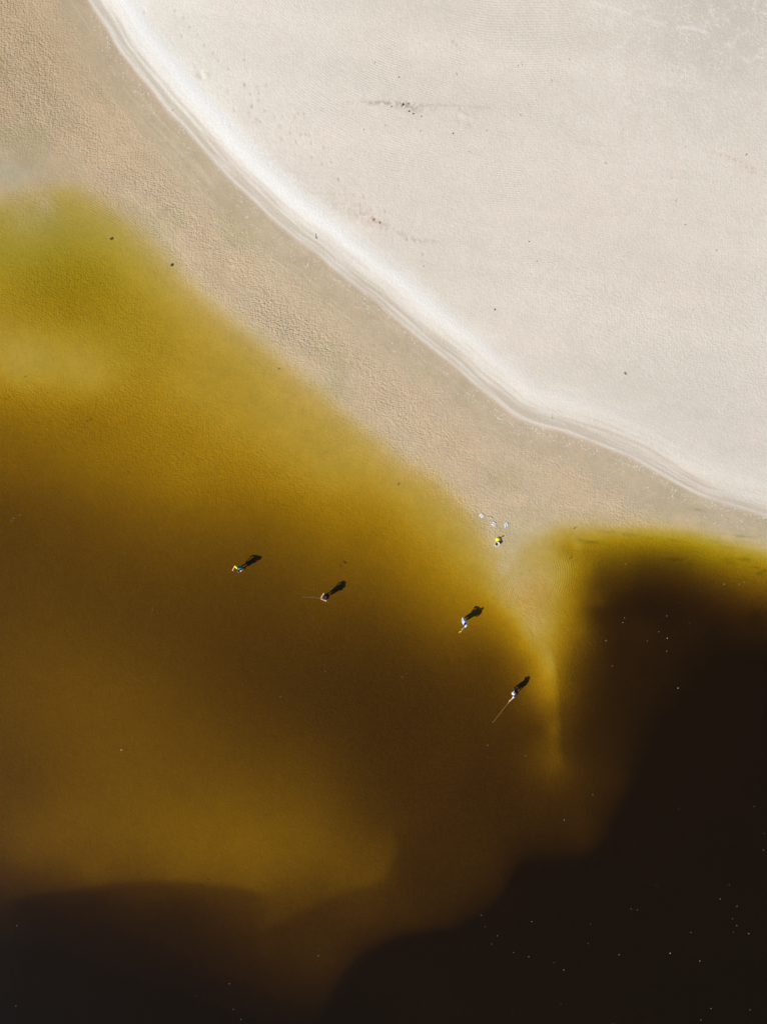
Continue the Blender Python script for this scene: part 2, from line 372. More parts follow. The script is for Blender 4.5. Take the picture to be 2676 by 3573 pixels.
# weed and mud patches on the right hand shore
weed = np.zeros(CX.shape)
for (x, y, rx, ry) in ((2545, 1957, 20, 11), (2600, 1953, 24, 7), (2486, 1890, 14, 4), (2640, 1985, 18, 8), (2668, 1990, 9, 8), (2550, 1893, 30, 3), (2630, 1900, 28, 5), (2580, 1915, 50, 3),
                       (2650, 2000, 24, 9), (2300, 1880, 60, 6), (2200, 1868, 110, 5), (2060, 1890, 60, 6), (2380, 1960, 40, 12), (2440, 1780, 40, 6), (2620, 1895, 40, 4), (2580, 1870, 60, 4)):
    weed = np.maximum(weed, np.exp(-(((CX-x)/rx)**2+((CY-y-(CX-x)*.14)/ry)**2)))
ring = np.exp(-((np.hypot((CX-2548)/1.0, (CY-1975)/1.45)-24)/3.5)**2)*sstep(2010, 1925, CY)
weed = np.maximum(weed, ring*0.8)
weed *= 0.10+0.90*sstep(0.40, 0.68, fbm(CX, CY, 88, 1/40.0, 4, 1/14.0))
wet = mixc(wet, (0.16, 0.15, 0.09), np.clip(weed, 0, 1)*0.45)
# a green film on the bed of the upper left bay, paler silt elsewhere
olive = np.exp(-((CX-300)/420)**2-((CY-1000)/360)**2)*0.65+0.9*np.exp(-((CX-2400)/420)**2-((CY-1930)/110)**2)
# the bed under the lagoon is stained gold by the tannin
st = 0.45*sstep(0.0, 0.14, tau_+0.04*(n2-.5))+0.55*sstep(0.10, 0.62, tau_+0.06*(n2-.5))
gold = np.ones(wet.shape)*np.array((0.50, 0.285, 0.105))
gold = mixc(gold, (0.47, 0.335, 0.13), np.clip(olive, 0, 1))
gold *= (1+0.08*(n2-0.5)+0.14*(n3-0.5))[..., None]
keepw = np.clip(weed, 0, 1)*0.55
st = np.maximum(st, 0.75*np.exp(-((CX-1150*D)/(75*D))**2-((CY-1290*D)/(75*D))**2)*sstep(0.02, 0.12, tau_))
gb = np.exp(-((CX-120)/330)**2-((CY-790)/190)**2)[..., None]; gold = gold*(1-gb)+np.array((0.40, 0.31, 0.17))*gb; wet = wet*(1-0.16*gb*np.array((1, 1, 1)))
st = st*(1-0.4*gb[..., 0])
wet = wet*(1-st[..., None])+(mixc(gold, (0.14, 0.12, 0.06), keepw))*st[..., None]
f = sstep(900, 0, CX)*sstep(2300, 3000, CY)
wet = wet*(1-f[..., None])+wet*np.array((0.98, 0.96, 1.5))*f[..., None]  # blue of the reflected sky painted into the lower left bed

u_ = (CX*0.985+CY*0.17); v_ = (-CX*0.17+CY*0.985)+60*(n1-.5)
bd = fbm(u_, v_, 141, 1/900.0, 4, 1/120.0)
dry *= (1+0.13*(bd-.5))[..., None]
dry *= np.array((0.985, 0.960, 0.915))
for i, (fx, fy) in enumerate(PRINTS[:63]):
    r2 = ((CX-fx-1)/3.2)**2+((CY-fy)/5.5)**2; j = np.nonzero(r2 < 6); q = (0.36*np.exp(-r2[j]))[:, None]
    dry[j] = dry[j]*(1-q)+np.array((0.30, 0.255, 0.215))*q
dry = mixc(dry, (0.745, 0.725, 0.685), np.clip(np.exp(-((sm_-2.3-0.7*(lt0-.5))/0.75)**2)*sstep(2100, 900, CX)*(0.5+0.6*lt), 0, 1)*0.9)  # second pass of the beach face's painted sunlit brightness
wmask = sstep(-0.12, 0.22, sm_+0.25*(lt-.5))
colr = wet*(1-wmask[..., None])+dry*wmask[..., None]

# relief fields: wind ripples, wave ripples and lumps
cx0, cy0 = 1825.0, -812.0
R0 = np.hypot(CX-cx0, (CY-cy0)*1.0)+60*(fbm(CX, CY, 101, 1/380.0, 2)-.5)
phase = R0*(2*math.pi/8.6)
ramp = sstep(4, 10, sm_)*sstep(1300, 700, CY)*(0.35+0.65*sstep(0.35, 0.6, fbm(CX, CY, 103, 1/200.0, 3)))*(1-0.6*np.clip(wm, 0, 1))
def wave_lines(pts, off0, off1, lam, amp, x0, y0, x1, y1):
    global phase, ramp
    m = np.nonzero((CX > x0) & (CX < x1) & (CY > y0) & (CY < y1))
    d, a = poly_field(CX[m], CY[m], smooth_poly(pts, 4))
    env = sstep(off0-14, off0, d)*sstep(off1+14, off1, d)
    L = a.max()
    plen = sum(math.hypot(pts[k+1][0]-pts[k][0], pts[k+1][1]-pts[k][1]) for k in range(len(pts)-1))
    env = env*sstep(-10, 40, a)*sstep(plen+10, plen-40, a)
    ph = (d+1.6*(n3[m]-.5))*(2*math.pi/lam)
    u = env > 0.01
    phm = phase[m]; phm[u] = ph[u]; phase[m] = phm
    rm = ramp[m]; rm[u] = (env*amp)[u]; ramp[m] = rm
wave_lines([(1955, 1925), (1972, 1990), (1962, 2060), (1925, 2125), (1880, 2175), (1815, 2240)][::-1], -34, 34, 8.0, 2.2, 1760, 1880, 2080, 2300)
wave_lines([(1755, 2010), (1775, 2060), (1788, 2115)], -14, 14, 6.5, 1.8, 1700, 1950, 1850, 2180)
wave_lines([(1765, 2130), (1800, 2190), (1832, 2240)], -24, 22, 6.5, 1.6, 1700, 2090, 1900, 2290)
wave_lines([(1990, 1900), (2030, 1880), (2080, 1850)], -26, 30, 9.0, 1.8, 1940, 1790, 2140, 1960)
wave_lines([(0, 702), (60, 698), (130, 680), (210, 652)], -3, 3, 8.0, 2.0, -60, 620, 260, 740)
wave_lines([(300, 690), (400, 745), (480, 800), (560, 890)], -26, 12, 8.0, 1.4, 240, 640, 640, 960)
wave_lines([(1850, 2330), (1880, 2400), (1900, 2500)], -60, 10, 9.5, 1.0, 1740, 2260, 1960, 2560)
shelf = sstep(-0.9, -3.0, sm_)*sstep(0.35, 0.04, tau_)
lump = shelf*(0.50+0.55*sstep(0.34, 0.66, fbm(al_, s_, 107, 1/500.0, 3, 1/110.0)))*(0.6+0.45*sstep(-3.0, -6.0, sm_)*sstep(0.12, 0.0, tau_))
lump = lump*(1-0.95*np.exp(-((CX-60)/260)**2-((CY-600)/110)**2))*(1-0.9*np.exp(-((CX-1860)/110)**2-((CY-1905)/90)**2))*(1-0.6*sstep(2150, 2400, CX))
lump = np.maximum(lump, 0.75*sstep(0.2, 0.5, tau_)*sstep(1.5, 0.7, tau_)*sstep(1700, 900, CX))
lump = np.maximum(lump, 0.40*sstep(0.2, 0.5, tau_))
lump = np.maximum(lump, 0.30*sstep(3.5, 9, sm_)*sstep(1500, 2000, CX+0.5*CY-300)*sstep(700, 1100, CY))
lump = np.maximum(lump, 0.14*sstep(3.5, 6, sm_))

def grid_mesh(name, GX, GY, GZ):
    ny, nx = GX.shape; n = nx*ny
    co = np.empty((n, 3), np.float32); co[:, 0] = GX.ravel(); co[:, 1] = GY.ravel(); co[:, 2] = GZ.ravel()
    i = (np.arange(ny-1)[:, None]*nx+np.arange(nx-1)[None]).ravel()
    q = np.stack([i, i+1, i+nx+1, i+nx], 1).astype(np.int32)
    me = bpy.data.meshes.new(name); me.vertices.add(n); me.vertices.foreach_set('co', co.ravel())
    me.loops.add(q.size); me.loops.foreach_set('vertex_index', q.ravel())
    me.polygons.add(len(q)); me.polygons.foreach_set('loop_start', np.arange(0, q.size, 4, dtype=np.int32))
    me.polygons.foreach_set('use_smooth', np.ones(len(q), bool))
    me.update(); return me
me = grid_mesh('ground', GX, GY, GZ)
def attr(me, name, arr):
    a = me.attributes.new(name, 'FLOAT', 'POINT'); a.data.foreach_set('value', arr.astype(np.float32).ravel())
attr(me, 'ripple_phase', phase); attr(me, 'ripple_size', ramp); attr(me, 'lump_size', lump); attr(me, 'dryness', wmask)
ca = me.attributes.new('sand_colour', 'FLOAT_COLOR', 'POINT')
rgba = np.ones((colr.shape[0]*colr.shape[1], 4), np.float32); rgba[:, :3] = colr.reshape(-1, 3)
ca.data.foreach_set('color', rgba.ravel())

def sand_material():
    m = bpy.data.materials.new('sand'); m.use_nodes = True; t = m.node_tree; N = t.nodes; L = t.links
    b = N['Principled BSDF']
    def at_(n, out='Fac'):
        a = N.new('ShaderNodeAttribute'); a.attribute_name = n; return a.outputs[out]
    def math_(op, a, b_=None, c=None):
        x = N.new('ShaderNodeMath'); x.operation = op
        for k, v in enumerate((a, b_, c)):
            if v is None: continue
            if isinstance(v, (int, float)): x.inputs[k].default_value = v
            else: L.new(v, x.inputs[k])
        return x.outputs[0]
    geo = N.new('ShaderNodeNewGeometry'); pos = geo.outputs['Position']
    def noise(scale, detail=2, dist=0.0, vec=None, rough=0.5):
        n = N.new('ShaderNodeTexNoise'); n.inputs['Scale'].default_value = scale; n.inputs['Detail'].default_value = detail
        n.inputs['Distortion'].default_value = dist; n.inputs['Roughness'].default_value = rough
        L.new(vec or pos, n.inputs['Vector']); return n.outputs['Fac']
    # colour with fine grain
    g1 = noise(4.5, 3, 0.3); g2 = noise(17.0, 2)
    grain = math_('ADD', math_('MULTIPLY', math_('SUBTRACT', g1, 0.5), 0.16), math_('MULTIPLY', math_('SUBTRACT', g2, 0.5), 0.16))
    vm = N.new('ShaderNodeVectorMath'); vm.operation = 'SCALE'; L.new(at_('sand_colour', 'Color'), vm.inputs[0])
    L.new(math_('ADD', grain, 1.0), vm.inputs['Scale'])
    L.new(vm.outputs[0], b.inputs['Base Color'])
    b.inputs['Roughness'].default_value = 0.92; b.inputs['Specular IOR Level'].default_value = 0.12
    # relief
    mp = N.new('ShaderNodeMapping'); mp.inputs['Rotation'].default_value = (0, 0, math.radians(-38)); mp.inputs['Scale'].default_value = (1.0, 1.45, 1.0)
    L.new(pos, mp.inputs['Vector'])
    v = N.new('ShaderNodeTexVoronoi'); v.feature = 'SMOOTH_F1'; v.inputs['Scale'].default_value = 4.6; v.inputs['Smoothness'].default_value = 0.35
    nd = N.new('ShaderNodeTexNoise'); nd.inputs['Scale'].default_value = 1.2; L.new(mp.outputs[0], nd.inputs['Vector'])
    va = N.new('ShaderNodeVectorMath'); va.operation = 'MULTIPLY_ADD'; L.new(nd.outputs['Color'], va.inputs[0]); va.inputs[1].default_value = (0.5, 0.5, 0)
    L.new(mp.outputs[0], va.inputs[2]); L.new(va.outputs[0], v.inputs['Vector'])
    sp = N.new('ShaderNodeSeparateXYZ'); L.new(va.outputs[0], sp.inputs[0])
    grd = math_('MULTIPLY', math_('SINE', math_('MULTIPLY', sp.outputs[0], 2*math.pi/0.27)), math_('SINE', math_('MULTIPLY', sp.outputs[1], 2*math.pi/0.34)))
    lum = math_('ADD', math_('MULTIPLY', v.outputs['Distance'], -0.050), math_('MULTIPLY', grd, math_('MULTIPLY', noise(0.6, 2), 0.016)))
    lum = math_('ADD', lum, math_('MULTIPLY', noise(5.0, 1, 0.3), 0.018))
    lum = math_('MULTIPLY', lum, at_('lump_size'))
    rip = math_('MULTIPLY', math_('SINE', at_('ripple_phase')), math_('MULTIPLY', at_('ripple_size'), 0.0030))
    fine = math_('MULTIPLY', noise(6.0, 1.5, 0.2), 0.020)
    h = math_('ADD', math_('ADD', lum, rip), fine)
    bp = N.new('ShaderNodeBump'); bp.inputs['Strength'].default_value = 1.0; bp.inputs['Distance'].default_value = 1.0
    L.new(h, bp.inputs['Height']); L.new(bp.outputs[0], b.inputs['Normal'])
    return m
M_SAND = sand_material()
g = link_mesh('ground', me, M_SAND, smooth=False); tag(g, kind='structure')

def ground_z(x, y):
    i = min(max(int(np.searchsorted(gx, x)), 1), len(gx)-1); j = min(max(int(np.searchsorted(gy, y)), 1), len(gy)-1)
    i = i if abs(gx[i]-x) < abs(gx[i-1]-x) else i-1; j = j if abs(gy[j]-y) < abs(gy[j-1]-y) else j-1
    return float(GZ[j, i])

# ------------------------------------------------------------------ water: one closed body, clear surface over tea-coloured depth
def water_material():
    m = bpy.data.materials.new('lagoon_water'); m.use_nodes = True; t = m.node_tree; N = t.nodes; L = t.links
    N.clear(); out = N.new('ShaderNodeOutputMaterial')
    tr = N.new('ShaderNodeBsdfTransparent'); gl = N.new('ShaderNodeBsdfGlossy'); gl.inputs['Roughness'].default_value = 0.12
    geo = N.new('ShaderNodeNewGeometry')
    n = N.new('ShaderNodeTexNoise'); n.inputs['Scale'].default_value = 2.2; n.inputs['Detail'].default_value = 4
    L.new(geo.outputs['Position'], n.inputs['Vector'])
    bp = N.new('ShaderNodeBump'); bp.inputs['Distance'].default_value = 0.012; L.new(n.outputs['Fac'], bp.inputs['Height'])
    L.new(bp.outputs[0], gl.inputs['Normal'])
    fr = N.new('ShaderNodeFresnel'); fr.inputs['IOR'].default_value = 1.333
    # light leaving the water from inside passes without total reflection
    mx = N.new('ShaderNodeMixShader')
    bk = N.new('ShaderNodeMath'); bk.operation = 'SUBTRACT'; bk.inputs[0].default_value = 1.0; L.new(geo.outputs['Backfacing'], bk.inputs[1])
    mu = N.new('ShaderNodeMath'); mu.operation = 'MULTIPLY'; L.new(fr.outputs[0], mu.inputs[0]); L.new(bk.outputs[0], mu.inputs[1])
    L.new(mu.outputs[0], mx.inputs[0]); L.new(tr.outputs[0], mx.inputs[1]); L.new(gl.outputs[0], mx.inputs[2]); L.new(mx.outputs[0], out.inputs['Surface'])
    ab = N.new('ShaderNodeVolumeAbsorption'); K = 10.0
    ab.inputs['Density'].default_value = K
    ab.inputs['Color'].default_value = (1-K_R/K, 1-K_R*1.17/K, 0.0, 1)
    # fine suspended matter scatters a little light back
    sc_ = N.new('ShaderNodeVolumeScatter'); sc_.inputs['Density'].default_value = 0.16; sc_.inputs['Color'].default_value = (0.10, 0.17, 0.34, 1)
    ad = N.new('ShaderNodeAddShader'); L.new(ab.outputs[0], ad.inputs[0]); L.new(sc_.outputs[0], ad.inputs[1])
    L.new(ad.outputs[0], out.inputs['Volume'])
    return m
bm = bmesh.new(); bmesh.ops.create_cube(bm, size=1.0)
for v in bm.verts: v.co = Vector((v.co.x*7800, v.co.y*7800, 0.0 if v.co.z > 0 else -4.0))
wo = from_bm('water', bm, water_material(), smooth=False); tag(wo, kind='structure')

# ------------------------------------------------------------------ foam along the water line (uncountable)
M_FOAM = principled('foam', (0.62, 0.57, 0.46), 0.9, 0.2, 0.12, 30)
def blob(bm, x, y, z, r, rnd, h=0.012, n=7):
    vs = []
    a0 = rnd.random()*6.28; ex = 0.55+0.6*rnd.random()
    for k in range(n):
        a = a0+k*2*math.pi/n; q = r*(0.6+0.6*rnd.random())
        vs.append(bm.verts.new((x+math.cos(a)*q, y+math.sin(a)*q*ex, z)))
    top = bm.verts.new((x, y, z+h))
    for k in range(n): bm.faces.new((vs[k], vs[(k+1) % n], top))
SS = np.array(SHORE_S); seg = np.linalg.norm(np.diff(SS, axis=0), axis=1); cum = np.concatenate([[0], np.cumsum(seg)])
rnd = random.Random(12)
bm = bmesh.new(); cl = []
for _ in range(520):
    cl.append((rnd.random()*cum[-1], abs(rnd.gauss(0, 38))+3))
for a, off in cl:
    k = min(int(np.searchsorted(cum, a)), len(SS)-1); k = max(k, 1); t = (a-cum[k-1])/seg[k-1]
    p = SS[k-1]*(1-t)+SS[k]*t; d = (SS[k]-SS[k-1])/seg[k-1]; n = np.array([-d[1], d[0]])
    if p[0] < 900 and rnd.random() < 0.45: continue
    for _ in range(rnd.randint(1, 4)):
        q = p+n*(off+rnd.gauss(0, 4))+d*rnd.gauss(0, 9)
        x, y = gp(*q)
        blob(bm, x, y, max(0.003, ground_z(x, y)+0.004), rnd.uniform(0.018, 0.065), rnd)
tag(from_bm('foam', bm, M_FOAM), 'small pale foam flecks drifted along the edge of the wet sand', 'foam', kind='stuff')

# ------------------------------------------------------------------ foam flecks out on the dark water, one object each
FLECKS = [(42,1816,2),(49,1808,2),(72,1797,2),(115,1943,1),(245,1850,2),(295,1896,1),(436,1933,2),(507,1980,2),(402,1980,1),(533,2127,2),(631,2159,1),(513,2211,1),(628,2328,2),(530,2345,1),(540,2372,2),
 (446,2374,1),(479,2390,1),(677,1914,1),(876,1879,2),(873,1899,1),(755,2197,1),(211,1729,1),(129,1700,1),(424,2617,3),(448,2717,2),(445,2728,1),(107,2853,2),(220,2891,1),(650,2902,2),(643,3040,2),(583,2860,1),
 (61,3230,2),(43,3257,1),(57,3510,1),(680,3370,1),(801,3432,2),(684,3474,2),(815,3522,2),(841,3557,2),(611,3295,1),(270,3458,1),(9,2950,1),(1832,2637,2),(1924,2669,1),(2067,2773,2),(1968,2861,2),(1678,3193,2),
 (1692,3233,1),(1735,3265,1),(1715,3294,1),(1855,3215,2),(1844,3338,2),(1966,3384,2),(2059,3224,1),(2051,3292,2),(2159,3331,2),(2337,3326,3),(2440,3353,2),(2409,3253,2),(2511,3137,2),(2292,3090,1),(2570,3162,2),
 (2554,3206,2),(2569,3230,2),(2611,3258,2),(2662,2966,2),(2665,2908,2),(2615,3523,2),(2479,3519,2),(2444,3559,2),(2140,3571,2),(1957,3502,1),(1788,3526,1),(2201,3172,1),(2222,3175,1),(2366,2821,1),(2630,2814,1),
 (2542,3086,1),(2557,3252,1),(1932,3358,1),(1791,3323,1),(2182,1967,2),(2525,2038,2),(2578,2039,2),(2595,2031,1),(2440,2061,1),(2178,2156,2),(2172,2172,2),(2325,2149,2),(2297,2204,2),(2327,2227,3),(2257,2236,2),
 (2113,2235,2),(2325,2272,2),(2078,2241,1),(2404,2175,1),(2365,2102,1),(2135,2324,2),(2364,2401,3),(979,2432,2),(1135,2342,2),(1134,2319,1),(1403,2363,2),(1418,2350,1),(1701,2600,2),(1922,2447,1),(1111,3335,2),
 (1096,2055,1),(1092,2081,1),(1143,2101,1),(1244,2057,1)]
M_FLECK = principled('fleck_foam', (0.62, 0.60, 0.55), 0.8, 0.3, 0.08, 40)
protos = []
for k in range(3):
    rnd = random.Random(50+k); bm = bmesh.new(); blob(bm, 0, 0, 0, 0.026, rnd, 0.012, 8)
    me_ = bpy.data.meshes.new('foam_fleck'); bm.to_mesh(me_); bm.free(); me_.materials.append(M_FLECK); protos.append(me_)
rnd = random.Random(9)
for fx, fy, sz in FLECKS:
    x, y = gp(fx, fy)
    o = bpy.data.objects.new('foam_fleck', protos[rnd.randrange(3)]); COL.objects.link(o)
    o.location = (x, y, 0.002); k = (0, .8, 1.1, 1.75)[sz]; o.scale = (k, k, 1); o.rotation_euler = (0, 0, rnd.random()*6)
    tag(o, 'tiny white fleck of foam floating by itself on the brown lagoon water', 'foam fleck', 'tiny foam flecks floating on the brown water')

# ------------------------------------------------------------------ drift wood, leaves and weed
M_TWIG = principled('driftwood', (0.14, 0.105, 0.075), 0.9, 0.2, 0.35, 30, bump=0.004)
M_DARK = principled('dark_leaf_litter', (0.045, 0.035, 0.025), 0.85, 0.25, 0.4, 30)
M_TAN = principled('dry_palm_fibre', (0.40, 0.27, 0.15), 0.9, 0.2, 0.25, 30)
def tube(bm, pts, radii, n=6):
    rings = []
    for i, p in enumerate(pts):
        p = Vector(p); a = Vector(pts[max(i-1, 0)]); b = Vector(pts[min(i+1, len(pts)-1)]); d = (b-a).normalized()
        u = d.cross(Vector((0, 0, 1)));
        if u.length < 1e-3: u = d.cross(Vector((0, 1, 0)))
        u.normalize(); v = u.cross(d)
        rings.append([bm.verts.new(p+(u*math.cos(2*math.pi*k/n)+v*math.sin(2*math.pi*k/n))*radii[i]) for k in range(n)])
    for i in range(len(rings)-1):
        for k in range(n): bm.faces.new((rings[i][k], rings[i][(k+1) % n], rings[i+1][(k+1) % n], rings[i+1][k]))
    bm.faces.new(rings[0][::-1]); bm.faces.new(rings[-1])
def twig(px, py, ln, ang, label, bend=0.15, fork=True, mat=None, name='twig', cat='twig', rad=0.012):
    x, y = gp(px, py); z = max(ground_z(x, y), 0.0)
    bm = bmesh.new(); n = 6; L = ln*S; pts = []
    for k in range(n):
        t = k/(n-1)-.5
        pts.append((t*L, bend*L*(0.25-t*t)*2, rad*1.2+0.010*math.sin(k*1.7)))
    tube(bm, pts, [rad*(1.15-0.6*k/(n-1)) for k in range(n)])
    if fork:
        tube(bm, [pts[3], (pts[3][0]+L*.16, pts[3][1]+L*.12, rad*2.4), (pts[3][0]+L*.24, pts[3][1]+L*.22, rad*2.0)], [rad*.7, rad*.55, rad*.3])
    o = from_bm(name, bm, mat or M_TWIG); o.location = (x, y, z); o.rotation_euler = (0, 0, math.radians(ang))
    return tag(o, label, cat)
def clump(px, py, r, label, mat=None, seed=0, name='seaweed_clump', cat='seaweed', n=7):
    x, y = gp(px, py); z = max(ground_z(x, y), 0.0); rr = random.Random(seed); bm = bmesh.new(); R = r*S
    for k in range(n):
        a = rr.random()*6.28; q = R*(.5+.7*rr.random()); w = R*.22
        p0 = (rr.gauss(0, R*.2), rr.gauss(0, R*.2), .012); p2 = (p0[0]+math.cos(a)*q, p0[1]+math.sin(a)*q, .012)
        p1 = ((p0[0]+p2[0])/2+rr.gauss(0, R*.15), (p0[1]+p2[1])/2, .012+R*.45)
        tube(bm, [p0, p1, p2], [w*.7, w, w*.25], 5)
    o = from_bm(name, bm, mat or M_DARK); o.location = (x, y, z)
    return tag(o, label, cat)

twig(1104, 825, 19, 92, 'brown upright stick lying across the white beach slope', bend=.12, fork=False, rad=.018)
twig(2590, 552, 9, 50, 'short thick dark stick on dry sand near the right edge of the photo', fork=False, rad=.028)
twig(2349, 710, 11, 70, 'slanted grey twig on smooth dry sand, right of the middle of the beach', fork=False)
twig(1817, 236, 20, 97, 'long thin grey twig lying up and down on the upper part of the dry sand', fork=False, rad=.007)
twig(2105, 582, 10, -30, 'small curved reddish twig on dry sand below the brown stained spot', bend=.5, fork=False)
twig(1927, 1456, 10, 100, 'hooked dark twig on the pale streaks just above the bend of the shoreline', bend=.6, fork=False, rad=.01)
twig(1919, 295, 10, 110, 'forked dark twig to the right of the long thin grey twig', rad=.009)
twig(2381, 793, 8, -10, 'short flat brown twig lying level on the right side of the beach', fork=False, rad=.015)
twig(1870, 916, 8, 80, 'little black curved twig in the middle of the sand below a lone black speck', bend=.4, fork=False, rad=.012)
twig(1634, 541, 8, -15, 'bent black twig on rippled sand below the trampled patch', bend=.6, fork=False, rad=.01)
twig(2332, 632, 4, 0, 'tiny dark chip above the slanted grey twig', fork=False, rad=.018, name='wood_chip', cat='wood chip')
twig(2489, 881, 7, 20, 'small black chip of wood alone on the lower right dry sand', fork=False, rad=.022, name='wood_chip', cat='wood chip')
twig(1842, 850, 4, 0, 'round black speck of bark above the curved black twig', fork=False, rad=.03, name='bark_chip', cat='bark chip')
twig(1811, 414, 6, 115, 'dark forked chip beside the left end of the long rippled field', rad=.012, name='wood_chip', cat='wood chip')
twig(1803, 243, 4, 60, 'dark crumb of wood touching distance left of the long thin grey twig', fork=False, rad=.018, name='wood_chip', cat='wood chip')
twig(1979, 222, 4, 90, 'pair of tiny dark crumbs on the sand in the upper right', rad=.012, name='wood_chip', cat='wood chip')
twig(1308, 230, 5, 70, 'dark chip on the rippled sand far above the brown stain', fork=False, rad=.014, name='wood_chip', cat='wood chip')
twig(1391, 282, 5, -40, 'black crumb directly above the brown stain on the rippled sand', fork=False, rad=.024, name='wood_chip', cat='wood chip')
twig(1345, 448, 5, 10, 'dark crumb lower left of the brown stain on the rippled sand', fork=False, rad=.018, name='wood_chip', cat='wood chip')
twig(1270, 460, 5, 50, 'faint dark crumb farthest left below the brown stain', fork=False, rad=.015, name='wood_chip', cat='wood chip')
twig(1466, 467, 5, 70, 'black slanted crumb lower right of the brown stain', fork=False, rad=.018, name='wood_chip', cat='wood chip')
twig(1695, 467, 5, -15, 'small black sliver on the sand right of the trampled patch', fork=False, rad=.016, name='wood_chip', cat='wood chip')
twig(1591, 271, 8, 100, 'dark twig with a pale tip on the sand above the trampled patch', rad=.013)
twig(2380, 525, 4, 60, 'upper crumb of two close together right of the stained streak', fork=False, rad=.014, name='wood_chip', cat='wood chip')
twig(2410, 1085, 4, 10, 'tiny crumb low on the right side of the dry sand', fork=False, rad=.012, name='wood_chip', cat='wood chip')
twig(1477, 932, 5, 0, 'brown crumb on pale sand above the white beach slope', fork=False, rad=.02, name='wood_chip', cat='wood chip')
twig(605, 385, 7, 40, 'small dark splinter on the damp streaks of the upper shoreline', fork=False, rad=.012)
twig(1274, 1051, 5, 30, 'dark greenish splinter on the salt line in the middle of the shore', fork=False, rad=.015)
clump(1404, 376, 5, 'dark brown weed clump in the middle of the brown stain', seed=1, n=9)
clump(1366, 382, 3, 'small weed knot left of the dark clump in the stain', seed=2)
clump(1427, 398, 3.5, 'small weed knot just below the dark clump in the stain', seed=3)
clump(1441, 407, 3.5, 'weed knot on the lower right end of the brown stain', seed=4)
clump(1424, 372, 2.6, 'tiny weed knot just above right of the dark clump in the stain', seed=14)
clump(1468, 416, 2.6, 'tiny weed knot trailing off right below the brown stain', seed=15)
clump(1578, 477, 2.8, 'tiny weed knot on the tan spot under the trampled patch', seed=16)
clump(1303, 770, 5, 'reddish brown weed clump on the stained sand above the white beach slope', M_TAN, 5)
clump(1325, 782, 4, 'second reddish weed clump, lower right of the larger one', M_TAN, 17)
clump(2175, 1305, 6, 'tan fibre clump alone on the lumpy sand of the lower beach', M_TAN, 6, 'palm_fibre', 'palm fibre')
clump(1724, 1084, 4, 'grey brown weed clump on lumpy sand in the centre right of the beach', M_TWIG, 7)
clump(388, 835, 5, 'black weed clump with arms in the golden shallows of the upper left', seed=8)
clump(601, 925, 6, 'larger black weed clump at the edge where golden shallows meet rippled sand', seed=9)
clump(88, 1316, 3.5, 'small dark leaf in the golden shallows near the left edge', seed=10, name='leaf', cat='leaf', n=4)
clump(21, 1391, 3.5, 'small dark leaf hard against the left edge of the photo', seed=11, name='leaf', cat='leaf', n=4)
clump(306, 1470, 4, 'dark leaf below the pale patch of the left shallows', seed=12, name='leaf', cat='leaf', n=4)
clump(973, 1288, 4, 'dark leaf in the gold water below the lumpy sand of the middle shore', seed=13, name='leaf', cat='leaf', n=4)
clump(1390, 1690, 4, 'dark leaf in the gold water left of the sandals', seed=18, name='leaf', cat='leaf', n=4)
clump(1988, 1949, 4, 'dark leaf on the wave ripples right of the sand spit', seed=19, name='leaf', cat='leaf', n=4)
clump(1187, 1973, 5, 'dark leaf floating up and to the right of the person in black', seed=20, name='leaf', cat='leaf', n=5)
clump(702, 3089, 4, 'dark leaf floating on the brown water near the blue dark corner', seed=21, name='leaf', cat='leaf', n=4)
twig(2004, 1843, 9, 45, 'short black stick where the sand meets the golden water right of the spit', fork=False, rad=.03)

# ------------------------------------------------------------------ sandals, bucket and bag on the spit
M_SOLE = principled('sandal_sole', (0.80, 0.80, 0.78), 0.7, 0.3, 0.05, 30)
M_SOLE_P = principled('sandal_sole_sandy', (0.62, 0.52, 0.45), 0.85, 0.2, 0.12, 25)
M_SOLE_B = principled('sandal_sole_bluish', (0.68, 0.76, 0.80), 0.7, 0.3, 0.05, 30)
M_STRAP = principled('sandal_strap', (0.45, 0.47, 0.50), 0.6, 0.3, 0.05, 30)
def make_sandal(mat):
    outline = [(-.145, -.030), (-.152, 0), (-.145, .030), (-.10, .042), (-.03, .040), (.04, .050), (.10, .058), (.14, .046), (.156, .012), (.150, -.022), (.12, -.046), (.05, -.050), (-.02, -.038), (-.09, -.040)]
    bm = bmesh.new()
    lo = [bm.verts.new((x*.97, y*1.15*.97, 0)) for x, y in outline]; mi = [bm.verts.new((x, y*1.15, .016)) for x, y in outline]
    hi = [bm.verts.new((x*.96, y*1.15*.95, .024+.006*(x < -.05))) for x, y in outline]; n = len(outline)
    for a, b in ((lo, mi), (mi, hi)):
        for k in range(n): bm.faces.new((a[k], b[k], b[(k+1) % n], a[(k+1) % n]))
    bm.faces.new(hi); bm.faces.new(lo[::-1]); bmesh.ops.recalc_face_normals(bm, faces=bm.faces)
    me1 = bpy.data.meshes.new('sole'); bm.to_mesh(me1); bm.free(); me1.materials.append(mat)
    bm = bmesh.new()
    for s in (-1, 1):
        tube(bm, [(.085, .004, .026), (.06, .022*s, .048), (.01, .045*s, .045), (-.035, .046*s, .020)], [.006, .008, .009, .008], 6)
    me2 = bpy.data.meshes.new('strap'); bm.to_mesh(me2); bm.free(); me2.materials.append(M_STRAP)
    return me1, me2
SM = [make_sandal(m) for m in (M_SOLE, M_SOLE_P, M_SOLE_B)]
